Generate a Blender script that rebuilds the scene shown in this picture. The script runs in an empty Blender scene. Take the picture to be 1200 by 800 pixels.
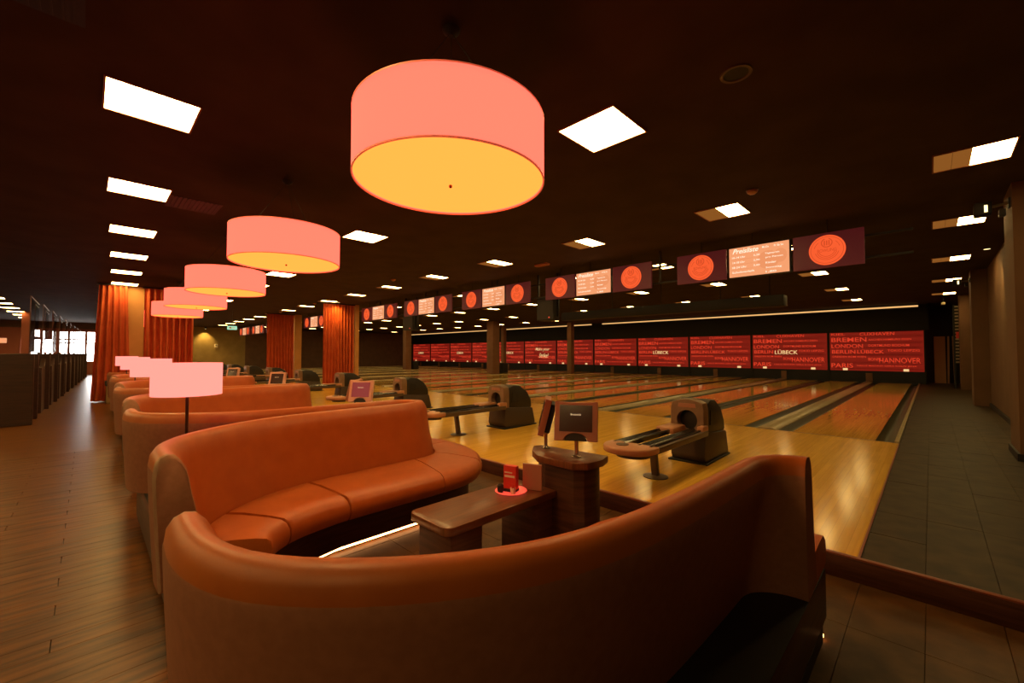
import bpy, bmesh, math, random
from mathutils import Vector, Matrix
random.seed(7)
SC = bpy.context.scene
COL = SC.collection
PI = math.pi
# ------------------------------------------------------------------ camera, world, exposure
CAMZ = 1.47
cam_d = bpy.data.cameras.new('camera'); cam = bpy.data.objects.new('camera', cam_d); COL.objects.link(cam)
cam_d.sensor_width = 36.0; cam_d.sensor_fit = 'HORIZONTAL'; cam_d.lens = 494.346 / 1200 * 36.0
cam_d.clip_start = 0.05; cam_d.clip_end = 200
yaw, pitch = math.radians(44.795), math.radians(1.629)
cam.location = (0, 0, CAMZ)
cam.rotation_euler = (PI / 2 + pitch, 0, yaw)
SC.camera = cam
w = bpy.data.worlds.new('world'); SC.world = w; w.use_nodes = True
w.node_tree.nodes['Background'].inputs[0].default_value = (1.0, 0.55, 0.3, 1)
w.node_tree.nodes['Background'].inputs[1].default_value = 0.004
SC.view_settings.view_transform = 'Standard'; SC.view_settings.look = 'None'
SC.view_settings.gamma = 1.0; SC.view_settings.use_curve_mapping = False
SC.view_settings.exposure = 0.0

PANEL = 27.0            # radiance of the white ceiling panels
CEIL = 3.62
AP = 0.14              # height of the bowling approach above the seating floor
STEP = 3.52; FOUL = 8.5; MASKY = 25.76
P = 3.42               # one pair of lanes
C0 = -2.09             # centre of the pair of lanes nearest the right wall
NP = 12
XL = -42.0; XR = 1.05
ORD = ['first', 'second', 'third', 'fourth', 'fifth', 'sixth', 'seventh', 'eighth', 'ninth', 'tenth', 'eleventh', 'twelfth',
       'thirteenth', 'fourteenth', 'fifteenth', 'sixteenth', 'seventeenth', 'eighteenth', 'nineteenth', 'twentieth',
       'twenty-first', 'twenty-second', 'twenty-third', 'twenty-fourth', 'twenty-fifth']

# ------------------------------------------------------------------ materials
MATS = {}
def mat(name, col, rough=0.5, metal=0.0, emit=None, estr=1.0, spec=0.5, coat=0.0):
    m = bpy.data.materials.new(name); m.use_nodes = True; MATS[name] = m
    b = m.node_tree.nodes['Principled BSDF']
    b.inputs['Base Color'].default_value = (*col, 1); b.inputs['Roughness'].default_value = rough
    b.inputs['Metallic'].default_value = metal; b.inputs['Specular IOR Level'].default_value = spec
    b.inputs['Coat Weight'].default_value = coat
    if emit:
        b.inputs['Emission Color'].default_value = (*emit, 1); b.inputs['Emission Strength'].default_value = estr
    return m
def nd(m, t, **kw):
    n = m.node_tree.nodes.new(t)
    for k, v in kw.items():
        if k in n.inputs: n.inputs[k].default_value = v
        else: setattr(n, k, v)
    return n
def lk(m, a, b): m.node_tree.links.new(a, b)
def bsdf(m): return m.node_tree.nodes['Principled BSDF']
def coords(m, scale=(1, 1, 1), rot=(0, 0, 0), world=False):
    mp = nd(m, 'ShaderNodeMapping'); mp.inputs['Scale'].default_value = scale; mp.inputs['Rotation'].default_value = rot
    if world:
        g = nd(m, 'ShaderNodeNewGeometry'); lk(m, g.outputs['Position'], mp.inputs[0])
    else:
        g = nd(m, 'ShaderNodeTexCoord'); lk(m, g.outputs['Object'], mp.inputs[0])
    return mp
def noise_col(m, c1, c2, scale=5.0, detail=4.0, stretch=(1, 1, 1), world=True, bump=0.0, lo=0.35, hi=0.65, rot=(0, 0, 0)):
    mp = coords(m, stretch, rot, world)
    n = nd(m, 'ShaderNodeTexNoise', Scale=scale, Detail=detail); lk(m, mp.outputs[0], n.inputs['Vector'])
    r = nd(m, 'ShaderNodeValToRGB'); lk(m, n.outputs['Fac'], r.inputs[0])
    r.color_ramp.elements[0].position = lo; r.color_ramp.elements[0].color = (*c1, 1)
    r.color_ramp.elements[1].position = hi; r.color_ramp.elements[1].color = (*c2, 1)
    lk(m, r.outputs[0], bsdf(m).inputs['Base Color'])
    if bump:
        bp = nd(m, 'ShaderNodeBump', Strength=bump, Distance=0.01); lk(m, n.outputs['Fac'], bp.inputs['Height'])
        lk(m, bp.outputs[0], bsdf(m).inputs['Normal'])
    return m
def boards(m, c1, c2, mortar, bw, bh, rot, grain=(1, 1, 1), msize=0.004, gap=0.1):
    """fine strips laid in world space: brick texture plus grain"""
    mp = coords(m, (1, 1, 1), rot, True)
    b = nd(m, 'ShaderNodeTexBrick'); lk(m, mp.outputs[0], b.inputs['Vector'])
    b.inputs['Color1'].default_value = (*c1, 1); b.inputs['Color2'].default_value = (*c2, 1); b.inputs['Mortar'].default_value = (*mortar, 1)
    b.inputs['Scale'].default_value = 1.0; b.inputs['Mortar Size'].default_value = msize; b.inputs['Mortar Smooth'].default_value = gap
    b.inputs['Brick Width'].default_value = bw; b.inputs['Row Height'].default_value = bh
    n = nd(m, 'ShaderNodeTexNoise', Scale=3.0, Detail=5.0)
    mp2 = coords(m, grain, rot, True); lk(m, mp2.outputs[0], n.inputs['Vector'])
    mx = nd(m, 'ShaderNodeMix', data_type='RGBA', blend_type='MULTIPLY'); mx.inputs[0].default_value = 0.42
    lk(m, b.outputs['Color'], mx.inputs[6]); lk(m, n.outputs['Fac'], mx.inputs[7])
    lk(m, mx.outputs[2], bsdf(m).inputs['Base Color'])
    return m
def emitter(name, col, s):
    m = bpy.data.materials.new(name); m.use_nodes = True; MATS[name] = m
    nt = m.node_tree; nt.nodes.remove(nt.nodes['Principled BSDF'])
    e = nt.nodes.new('ShaderNodeEmission'); e.inputs[0].default_value = (*col, 1); e.inputs[1].default_value = s
    nt.links.new(e.outputs[0], nt.nodes['Material Output'].inputs[0])
    return m

M_ceil = noise_col(mat('ceiling_paint', (.03, .018, .012), .9, spec=.1), (.050, .034, .025), (.064, .043, .031), 2.0)
M_leather = noise_col(mat('orange_leather', (.5, .15, .04), .42, spec=.35), (.36, .084, .013), (.40, .098, .016), 9.0, 5.0, bump=.04)
M_cover = noise_col(mat('taupe_upholstery', (.3, .13, .07), .6, spec=.3), (.28, .108, .060), (.32, .125, .07), 30.0, 4.0, bump=.05)
M_endpanel = noise_col(mat('grey_taupe_end_panel', (.3, .18, .12), .6, spec=.3), (.31, .175, .11), (.35, .20, .13), 30.0, 4.0, bump=.05)
M_plinth = noise_col(mat('dark_wood_plinth', (.06, .02, .01), .5, spec=.3), (.045, .014, .007), (.085, .030, .014), 3.0, 6.0, (1, 1, 14), bump=.02)
M_black = mat('black_board', (.008, .007, .007), .6)
M_table = noise_col(mat('walnut_top', (.16, .06, .025), .32), (.10, .032, .011), (.17, .060, .022), 4.0, 6.0, (14, 1, 1), bump=.02)
M_plank = noise_col(mat('oak_plank', (.2, .1, .03), .36, spec=.3), (.058, .017, .0016), (.165, .056, .006), 3.0, 6.0, (7, .8, 1), bump=.03)
M_tile = noise_col(mat('slate_tile', (.07, .05, .025), .5, spec=.2), (.026, .016, .007), (.056, .036, .015), 6.0, 6.0, bump=.03)
M_baytile = noise_col(mat('brown_bay_tile', (.08, .05, .02), .45, spec=.25), (.065, .030, .009), (.120, .056, .017), 6.0, 6.0, bump=.03)
M_joint = mat('dark_joint', (.018, .012, .006), .8)
M_tilefar = boards(mat('slate_tile_far', (.07, .05, .03), .5, spec=.2), (.048, .031, .013), (.060, .039, .017), (.018, .011, .005), .6, .3, (0, 0, PI / 2), (2, 2, 2), .003)
M_plankfar = boards(mat('oak_plank_far', (.2, .1, .03), .3, spec=.35), (.13, .043, .005), (.17, .058, .007), (.03, .010, .002), 1.2, .14, (0, 0, PI / 2), (7, .8, 1), .003)
M_appr = boards(mat('maple_approach', (.6, .35, .1), .17, spec=.4), (.86, .49, .060), (.97, .57, .080), (.68, .36, .042), 3.4, .062, (0, 0, PI / 2), (9, .6, 1), .0014)
M_lane = boards(mat('maple_lane', (.6, .33, .1), .09, spec=.32), (.76, .43, .07), (.88, .50, .09), (.58, .31, .045), 3.0, .038, (0, 0, PI / 2), (9, .5, 1), .0012)
M_gutter = mat('grey_green_gutter', (.030, .036, .018), .38, spec=.3)
M_cap = noise_col(mat('pale_capping', (.3, .24, .12), .3), (.28, .22, .11), (.36, .28, .15), 4.0)
M_div = mat('dark_divider', (.04, .045, .025), .35)
M_trim = mat('red_brown_trim', (.22, .055, .02), .4)
M_wallR = noise_col(mat('tan_wall', (.30, .17, .07), .8), (.125, .060, .026), (.15, .073, .032), 2.0)
M_olive = noise_col(mat('olive_wall', (.30, .21, .08), .8), (.28, .195, .07), (.33, .23, .09), 2.0)
M_brownwall = noise_col(mat('brown_wall', (.12, .06, .03), .8), (.11, .055, .03), (.14, .07, .04), 2.0)
M_column = noise_col(mat('brown_column', (.20, .09, .04), .7), (.18, .08, .035), (.22, .10, .045), 2.0)
M_tancol = noise_col(mat('tan_column', (.42, .25, .10), .7), (.48, .225, .065), (.54, .255, .08), 2.0)
M_curtain = noise_col(mat('orange_curtain', (.55, .11, .035), .75, spec=.2), (.44, .075, .022), (.52, .10, .03), 4.0)
M_panel = emitter('white_panel_light', (1.0, .66, .22), PANEL)
M_amber = emitter('amber_reflector_light', (.30, .105, .018), .85)
M_frame = mat('amber_frame', (.30, .10, .03), .5)
M_pendside = emitter('pendant_shade_glow', (2.3, .215, .14), 1.0)
def translucent_glow(m, col):
    nt = m.node_tree; e = [n for n in nt.nodes if n.type == 'EMISSION'][0]; t = nt.nodes.new('ShaderNodeBsdfTranslucent'); t.inputs[0].default_value = (*col, 1)
    a = nt.nodes.new('ShaderNodeAddShader'); nt.links.new(e.outputs[0], a.inputs[0]); nt.links.new(t.outputs[0], a.inputs[1]); nt.links.new(a.outputs[0], nt.nodes['Material Output'].inputs[0])
translucent_glow(M_pendside, (.16, .145, .13))
M_pendbot = emitter('pendant_diffuser_glow', (4.2, .52, .075), 1.0)
M_pendrim = mat('pendant_rim', (.8, .2, .1), .5, emit=(1, .15, .07), estr=.35)
M_flshade = emitter('floor_lamp_shade_glow', (1.9, .41, .33), 1.0)
M_metal = mat('dark_bronze_metal', (.10, .055, .035), .35, .7)
M_chrome = mat('steel_pole', (.45, .38, .33), .25, .9)
M_cable = mat('black_cable', (.015, .012, .01), .6)
M_taupe = noise_col(mat('taupe_plastic', (.30, .20, .13), .38), (.17, .105, .065), (.21, .13, .08), 8.0)
M_taupedk = mat('dark_taupe_plastic', (.085, .058, .038), .4)
M_track = mat('black_glossy_track', (.012, .011, .010), .2)
M_return_black = mat('black_ball_cover', (.014, .012, .010), .5)
M_lowbody = mat('brown_black_body', (.055, .038, .026), .45)
M_rackpink = mat('salmon_plastic', (.46, .22, .115), .35)
M_bezel = mat('brown_bezel', (.34, .15, .10), .4)
M_bezel_pale = mat('pale_pink_bezel', (.62, .34, .27), .4)
M_screen_dark = mat('dark_screen', (.05, .022, .018), .15)
M_screen_on = mat('pink_lit_screen', (.10, .03, .03), .2, emit=(.40, .05, .06), estr=.45)
M_logo = emitter('screen_letters', (.95, .62, .33), .9)
M_disp = emitter('price_screen_glow', (.93, .36, .16), 1.0)
M_disptxt = emitter('price_screen_letters', (1.0, .82, .62), 1.25)
M_disp2 = emitter('price_screen_shape', (.87, .31, .13), 1.0)
M_maroon = mat('maroon_sign_panel', (.07, .012, .02), .5, emit=(.07, .006, .009), estr=.6)
M_disc = emitter('orange_disc_glow', (.95, .115, .03), 1.0)
M_discdk = emitter('orange_disc_relief', (.72, .075, .018), .95)
M_mask = mat('red_masking_panel', (.15, .008, .006), .5, emit=(.215, .009, .005), estr=.8)  # emission stands in for the cove light falling on the masks
M_masklet = mat('bright_red_letters', (.5, .05, .04), .5, emit=(.66, .045, .018), estr=.85)  # same painted-in glow as the mask panel, brighter for the print
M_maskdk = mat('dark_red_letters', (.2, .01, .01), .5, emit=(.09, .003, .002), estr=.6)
M_cream = emitter('cream_letters', (.95, .60, .26), 1.0)
M_cove = emitter('cove_strip_light', (.85, .46, .16), 1.15)
M_blackwall = mat('black_soffit', (.012, .012, .008), .7)
M_led = emitter('led_strip_light', (1.0, .42, .14), 15.0)
M_red = mat('red_print', (.6, .03, .02), .5)
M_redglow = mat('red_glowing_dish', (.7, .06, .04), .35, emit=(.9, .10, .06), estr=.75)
M_white = mat('white_paper', (.7, .6, .5), .6)
M_boothwood = noise_col(mat('booth_wood', (.05, .02, .012), .4), (.022, .008, .005), (.04, .015, .008), 3.0, 5.0, (1, 1, 12))
M_redframe = mat('red_brown_frame', (.30, .07, .03), .6)
M_window = emitter('daylight_window', (1.0, .96, .92), 12.0)
M_green = emitter('exit_sign_glow', (.45, .85, .55), .9)
M_spotlit = emitter('spot_lens', (1.0, .72, .3), 3.0)
M_galv = mat('galvanised_metal', (.30, .24, .16), .45, .6)
M_raw = mat('raw_board', (.45, .28, .13), .7)
def glass(name):
    m = bpy.data.materials.new(name); m.use_nodes = True; nt = m.node_tree; nt.nodes.remove(nt.nodes['Principled BSDF'])
    t = nt.nodes.new('ShaderNodeBsdfTransparent'); t.inputs[0].default_value = (.86, .84, .8, 1)
    g = nt.nodes.new('ShaderNodeBsdfGlossy'); g.inputs[1].default_value = .03
    f = nt.nodes.new('ShaderNodeFresnel'); f.inputs[0].default_value = 1.4
    x = nt.nodes.new('ShaderNodeMixShader'); nt.links.new(f.outputs[0], x.inputs[0]); nt.links.new(t.outputs[0], x.inputs[1]); nt.links.new(g.outputs[0], x.inputs[2])
    nt.links.new(x.outputs[0], nt.nodes['Material Output'].inputs[0]); return m
M_glass = glass('clear_glass')

# ------------------------------------------------------------------ mesh builder
class MB:
    def __init__(s): s.v = []; s.f = []; s.m = []; s.cur = 0
    def mi(s, i): s.cur = i; return s
    def add(s, vs, fs):
        o = len(s.v); s.v += [tuple(p) for p in vs]
        for f in fs: s.f.append([i + o for i in f]); s.m.append(s.cur)
        return s
    def box(s, x0, x1, y0, y1, z0, z1):
        v = [(x, y, z) for z in (z0, z1) for y in (y0, y1) for x in (x0, x1)]
        return s.add(v, [(0, 2, 3, 1), (4, 5, 7, 6), (0, 1, 5, 4), (2, 6, 7, 3), (0, 4, 6, 2), (1, 3, 7, 5)])
    def prism(s, poly, z0, z1, fn=None):
        n = len(poly); fn = fn or (lambda a, b, z: (a, b, z))
        v = [fn(a, b, z0) for a, b in poly] + [fn(a, b, z1) for a, b in poly]
        return s.add(v, [list(range(n))[::-1], list(range(n, 2 * n))] + [(i, (i + 1) % n, (i + 1) % n + n, i + n) for i in range(n)])
    def tube(s, p0, p1, r, n=10, r1=None):
        p0 = Vector(p0); p1 = Vector(p1); d = (p1 - p0).normalized(); r1 = r if r1 is None else r1
        a = d.orthogonal().normalized(); b = d.cross(a)
        v = [p + (a * math.cos(2 * PI * i / n) + b * math.sin(2 * PI * i / n)) * q for p, q in ((p0, r), (p1, r1)) for i in range(n)]
        return s.add(v, [list(range(n))[::-1], list(range(n, 2 * n))] + [(i, (i + 1) % n, (i + 1) % n + n, i + n) for i in range(n)])
    def lathe(s, prof, n=24, c=(0, 0, 0), cap=True):
        v = [(c[0] + r * math.cos(2 * PI * i / n), c[1] + r * math.sin(2 * PI * i / n), c[2] + z) for r, z in prof for i in range(n)]
        f = [(j * n + i, j * n + (i + 1) % n, (j + 1) * n + (i + 1) % n, (j + 1) * n + i) for j in range(len(prof) - 1) for i in range(n)]
        if cap: f += [list(range(n))[::-1], list(range((len(prof) - 1) * n, len(prof) * n))]
        return s.add(v, f)
    def grid(s, rows, closed_v=False, caps=False):
        m = len(rows[0]); v = [p for r in rows for p in r]; f = []
        for j in range(len(rows) - 1):
            for i in range(m if closed_v else m - 1):
                k = (i + 1) % m; f.append((j * m + i, j * m + k, (j + 1) * m + k, (j + 1) * m + i))
        if caps: f += [list(range(m))[::-1], list(range((len(rows) - 1) * m, len(rows) * m))]
        return s.add(v, f)
    def mesh_in(s, me, fn):
        return s.add([fn(v.co) for v in me.vertices], [list(p.vertices) for p in me.polygons])
    def mesh(s, name, mats, smooth=False, bevel=0.0, seg=2, angle=35):
        me = bpy.data.meshes.new(name); me.from_pydata(s.v, [], s.f)
        for m in (mats if isinstance(mats, (list, tuple)) else [mats]): me.materials.append(m)
        for p, i in zip(me.polygons, s.m): p.material_index = i
        bm = bmesh.new(); bm.from_mesh(me); bmesh.ops.remove_doubles(bm, verts=bm.verts, dist=1e-5)
        bmesh.ops.recalc_face_normals(bm, faces=bm.faces)
        if bevel: bmesh.ops.bevel(bm, geom=[e for e in bm.edges if len(e.link_faces) == 2 and e.calc_face_angle(0) > .5], offset=bevel, segments=seg, affect='EDGES', profile=.5)
        for f in bm.faces: f.smooth = bool(smooth or bevel)
        bm.to_mesh(me); bm.free()
        if smooth or bevel: me.set_sharp_from_angle(angle=math.radians(angle))
        return me
    def build(s, name, mats, parent=None, **kw):
        return link(name, s.mesh(name, mats, **kw), parent)
def link(name, me, parent=None, loc=None, rz=None):
    o = bpy.data.objects.new(name, me); COL.objects.link(o)
    if parent: o.parent = parent
    if loc is not None: o.location = loc
    if rz is not None: o.rotation_euler = (0, 0, rz)
    return o
def tag(o, label, cat, group=None):
    o['label'] = label; o['category'] = cat
    if group: o['group'] = group
    return o
def thing(name, label, cat, loc=(0, 0, 0), rz=0, group=None):
    o = bpy.data.objects.new(name, None); COL.objects.link(o); o.location = loc; o.rotation_euler = (0, 0, rz); o.empty_display_size = .1
    return tag(o, label, cat, group)
def dup(root, loc, label, rz=None):
    r = root.copy(); COL.objects.link(r); r.location = loc; r['label'] = label
    if rz is not None: r.rotation_euler = (0, 0, rz)
    for ch in root.children:
        c = ch.copy(); COL.objects.link(c); c.parent = r
        for g in ch.children:
            d = g.copy(); COL.objects.link(d); d.parent = c
    return r
def struct(o): o['kind'] = 'structure'; return o
def text(body, size=1.0, align='CENTER', shear=0.0, bold=.011):
    cu = bpy.data.curves.new('letters', 'FONT'); cu.body = body; cu.size = size; cu.align_x = align; cu.align_y = 'CENTER'; cu.shear = shear
    cu.resolution_u = 3; cu.offset = bold
    ob = bpy.data.objects.new('letters', cu); COL.objects.link(ob)
    dg = bpy.context.evaluated_depsgraph_get(); me = bpy.data.meshes.new_from_object(ob.evaluated_get(dg))
    bpy.data.objects.remove(ob); return me
def fit_text(mb, body, cx, cz, width, height, plane, shear=0.0):
    """letters stretched to a box width x height, centred at (cx, cz); plane maps (a, b) to a point"""
    me = text(body, 1.0, 'CENTER', shear); xs = [v.co.x for v in me.vertices]; ys = [v.co.y for v in me.vertices]
    x0, x1, y0, y1 = min(xs), max(xs), min(ys), max(ys)
    mb.mesh_in(me, lambda c: plane(cx + ((c.x - x0) / (x1 - x0) - .5) * width, cz + ((c.y - y0) / (y1 - y0) - .5) * height))
def catmull(pts, n):
    out = []; q = [pts[0]] + list(pts) + [pts[-1]]
    for i in range(len(pts) - 1):
        a, b, c, d = (Vector(x) for x in q[i:i + 4])
        for j in range(n):
            t = j / n
            out.append(.5 * ((2 * b) + (c - a) * t + (2 * a - 5 * b + 4 * c - d) * t * t + (3 * b - a - 3 * c + d) * t ** 3))
    out.append(Vector(pts[-1])); return out
def circ(cx, cy, r, n=24, a0=0, a1=2 * PI, sy=1.0):
    return [(cx + r * math.cos(a0 + (a1 - a0) * i / n), cy + r * sy * math.sin(a0 + (a1 - a0) * i / n)) for i in range(n + (0 if abs(a1 - a0) > 6.2 else 1))]

# ------------------------------------------------------------------ letters made first (cheap while the scene is empty)
TXT = {}
def xz(y): return lambda a, b: (a, y, b)

# mask graphics: three kinds of mask, meshes shared
MW, MZ0, MZ1 = P - .11, .66, 2.48
def mask_letters(kind):
    r = MB(); d = MB(); c = MB(); y = -.012; H = MZ1 - MZ0
    def L(mb, s, x, z, wd, h, sh=0.0): fit_text(mb, s, (x - .5) * MW, MZ0 + z * H, wd * MW, h * H, xz(y), sh)
    L(r, 'KIEL', .10, .955, .16, .060); L(r, 'CUXHAVEN', .53, .945, .37, .085)
    L(r, 'BREMEN', .22, .81, .40, .120); L(r, 'AACHEN HAMBURG ESSEN', .66, .80, .44, .045)
    L(r, 'LONDON', .20, .64, .36, .105); L(r, 'DORTMUND BOCHUM', .65, .65, .42, .060)
    L(r, 'BERLIN', .16, .49, .27, .100)
    if kind == 0: L(r, 'L\u00dcBECK', .46, .50, .29, .115)
    L(r, 'TOKIO LEIPZIG', .80, .52, .32, .055)
    L(r, 'DRESDEN ROM WIEN', .22, .36, .38, .05); L(r, 'BONN', .50, .30, .13, .075); L(r, 'HANNOVER', .76, .27, .42, .135)
    L(r, 'PARIS', .14, .13, .25, .12); L(r, 'HALLE MADRID GERA K\u00d6LN JENA', .62, .13, .62, .05)
    for z in (.985, .895, .86, .73, .695, .575, .425, .395, .215, .185, .045): d.box(-.49 * MW, .49 * MW, y, y + .002, MZ0 + z * H, MZ0 + (z + .014) * H)
    L(d, 'ROSTOCK MAINZ KASSEL ULM TRIER BOCHUM ESSEN', .5, .585 + .02, .9, .03)
    L(d, 'PRAG MINDEN CELLE SOEST HAMM UNNA WESEL GOCH', .5, .41, .9, .03)
    L(d, 'LILLE REIMS BASEL BERN GENF GRAZ LINZ', .5, .06, .9, .03)
    if kind == 1: L(c, 'L\u00dcBECK', .475, .49, .31, .135)
    if kind == 2: L(c, 'Make your', .58, .62, .46, .17, .3); L(c, 'Strike!', .62, .36, .30, .20, .3)
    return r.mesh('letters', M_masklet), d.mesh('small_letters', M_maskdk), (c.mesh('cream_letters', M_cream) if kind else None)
MASKTXT = [mask_letters(k) for k in range(3)]

# overhead price display: letters
PLW, PLZ = .94, .56
def price_letters():
    t = MB(); y = -.022
    fit_text(t, 'Preisliste', -.20, .20, .42, .085, xz(y), .35)
    for (x, z, wd, s) in ((.12, .21, .10, 'Mo-Do'), (.32, .21, .14, 'Fr Sa So'), (-.31, .09, .22, '10-14 Uhr'), (-.02, .09, .10, '2,20'), (.22, .09, .22, 'Tagespreis'),
                          (-.31, .0, .20, '14-18 Uhr'), (-.02, .0, .10, '2,90'), (.25, .02, .26, 'pro Person'), (-.30, -.09, .24, '18-24 Uhr'), (-.02, -.09, .10, '3,60'), (.2, -.07, .16, 'Kinder'),
                          (-.24, -.18, .36, 'Schuhverleih'), (.24, -.16, .24, 'Sonntag'), (.2, -.23, .16, '1,80')):
        fit_text(t, s, x, z, wd, .034, xz(y))
    return t.mesh('price_text', M_disptxt)
PRICE = price_letters()
LOGO = MB(); fit_text(LOGO, 'Brunswick', 0, 0, .075, .014, xz(-.019)); LOGO = LOGO.mesh('logo', M_logo)
EMB = MB(); fit_text(EMB, 'BOWLING', 0, -.005, .25, .05, xz(-.036)); EMB_V = EMB

# ------------------------------------------------------------------ setting: floors
f = MB(); f.box(XL, XR + 2, -14, 30, -.25, -.012); struct(f.build('floor', M_joint))
f = MB(); f.box(XL, -9.1, -14, .52, -.012, 0); f.box(-9.1, 3, -14, -2.6, -.012, 0); f.box(-1.0, 3, -2.6, .52, -.012, 0)
o = struct(f.build('aisle_floor', M_plankfar)); AISLE = o
# aisle planks in view, laid across the aisle
pl = {}
x = -1.0; k = 0
while x > -9.05:
    y = -2.6 + (.45 * (k % 3)); segs = []; y0 = -2.6
    while y0 < .52:
        y1 = min(.52, y if y > y0 + .05 else y0 + 1.25); y = y1 + 1.25
        segs.append((y0, y1)); y0 = y1
    for (a, b) in segs:
        key = round(b - a, 2)
        if key not in pl:
            pl[key] = MB().box(-.0695, .0695, -key / 2 + .002, key / 2 - .002, -.012, 0).mesh('plank', M_plank, bevel=.0015, seg=1)
        link('plank', pl[key], AISLE, (x - .07, (a + b) / 2, random.uniform(-.0006, .0006)))
    x -= .14; k += 1
# seating bay floor
f = MB(); f.box(XL, -4.26, .52, STEP, -.012, 0); BAYF = struct(f.build('bay_floor', M_tilefar))
tile = MB().box(-.149, .149, -.299, .299, -.012, 0).mesh('tile', M_tile, bevel=.001, seg=1)
baytile = MB().box(-.149, .149, -.299, .299, -.012, 0).mesh('tile', M_baytile, bevel=.001, seg=1)
for i in range(-18, 4):
    for j in range(6):
        yy = STEP - .30 - .6 * j
        if yy - .3 < .5: continue
        link('tile', baytile, BAYF, (-.05 + .3 * i + .15 + (0 if j % 2 else 0), yy, random.uniform(-.0008, .0008)))
# approach, lanes bed, walkway
f = MB(); f.box(XL, -.36, STEP + .02, FOUL, -.012, AP); struct(f.build('approach_floor', M_appr))
f = MB(); f.box(XL, -.36, FOUL, 27.5, -.012, AP - .11); struct(f.build('lane_bed_floor', M_black))
f = MB(); f.box(-.355, 3, STEP + .02, 27.5, -.012, AP - .012); WALK = struct(f.build('walkway_floor', M_joint))
f = MB(); f.box(-.355, 3, STEP + .02 + 15 * .6, 27.5, AP - .012, AP); o = struct(f.build('walkway_far_floor', M_tilefar))
for i in range(6):
    for j in range(15):
        x0 = -.35 + .3 * i
        link('tile', tile, WALK, (x0 + .15, STEP + .02 + .3 + .6 * j, AP + random.uniform(-.0008, .0008)))
f = MB(); f.box(XL, 3, STEP - .012, STEP + .02, 0, AP + .004); struct(f.build('trim_1', M_plinth, bevel=.004))
f = MB(); f.box(XL, 3, STEP - .016, STEP + .022, AP + .004, AP + .016); struct(f.build('trim_2', M_trim, bevel=.003))
f = MB(); f.box(-.366, -.352, STEP + .022, FOUL, AP, AP + .006); struct(f.build('trim_3', M_trim))
# ------------------------------------------------------------------ setting: ceiling and walls
f = MB(); f.box(XL, XR + 2, -14, 30, CEIL, CEIL + .2); struct(f.build('ceiling', M_ceil))
f = MB(); f.box(XR, XR + .2, 2.0, 27.5, -.0, CEIL); struct(f.build('wall_right', M_wallR))
for n, (y0, y1) in enumerate(((8.15, 9.0), (16.0, 16.7), (22.5, 23.1))):
    f = MB(); f.box(.76, XR + .01, y0, y1, AP, CEIL); struct(f.build('pilaster', M_wallR))
f = MB(); f.box(1.02, XR, 9.0, 16.0, AP, AP + .09); struct(f.build('baseboard_right', M_black))
f = MB(); f.box(.735, .76, 8.14, 9.01, AP, AP + .09); f.box(.735, XR, 8.13, 8.15, AP, AP + .09); struct(f.build('baseboard_pilaster', M_black))
f = MB(); f.box(XL, XR + .2, 27.4, 27.6, -.1, CEIL); struct(f.build('wall_far', M_blackwall))
f = MB(); f.box(XL - .2, XL, -14, 30, -.1, CEIL); struct(f.build('wall_end', M_brownwall))
f = MB(); f.box(XL, 3.0, -14.2, -14, -.1, CEIL); struct(f.build('wall_back', M_brownwall))
f = MB(); f.box(XL, XL + .06, 2.2, 9.6, 0, CEIL); struct(f.build('wall_olive', M_olive))
f = MB(); f.box(XL, XL + .3, 25.0, 25.6, AP, CEIL); struct(f.build('pilaster', M_brownwall))
# soffit above the masks with the cove strip
f = MB(); f.box(XL, -.05, MASKY - .03, MASKY + .25, 2.5, CEIL); struct(f.build('soffit', M_blackwall))
for (x0, x1) in ((-.35, -16.0), (-16.9, -26.0), (-26.9, -41.5)):
    f = MB(); f.box(x1, x0, 24.9, 24.97, 3.47, 3.53); t = f.build('cove_strip', M_cove)
    tag(t, {-.35: 'long glowing cove strip above the masks, nearest the right wall', -16.0: '', -16.9: 'middle stretch of the glowing cove strip, between the two thin columns', -26.9: 'farthest left stretch of the glowing cove strip above the masks'}[x0], 'strip light', 'cove strips')
    g = MB(); g.box(x1, x0, 24.97, 25.0, 3.42, CEIL); g.build('strip_housing', M_black, t)

# columns
for n, (x, y, sx, sy) in enumerate(((-20.9, 19.25, .6, .6), (-31.16, 18.9, .5, .5), (-17.48, 23.3, .34, .34), (-24.32, 23.55, .3, .3))):
    f = MB(); f.box(x - sx / 2, x + sx / 2, y - sy / 2, y + sy / 2, AP - .1, CEIL); struct(f.build('column', M_column))
for n, (x, y, s) in enumerate(((-20.9, 20.1, 'beside the thick brown column among the lanes'), (-31.16, 19.6, 'beside the far brown column among the lanes'))):
    f = MB(); f.box(x - .32, x + .3, y - .25, y + .25, AP + .013, .82)
    t = f.build('equipment_box', M_black, bevel=.02); tag(t, 'black box standing ' + s, 'box', 'black boxes by columns')
    g = MB(); g.box(x - .28, x + .26, y - .262, y - .25, .20, .76); g.build('front_panel', M_return_black, t)

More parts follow.
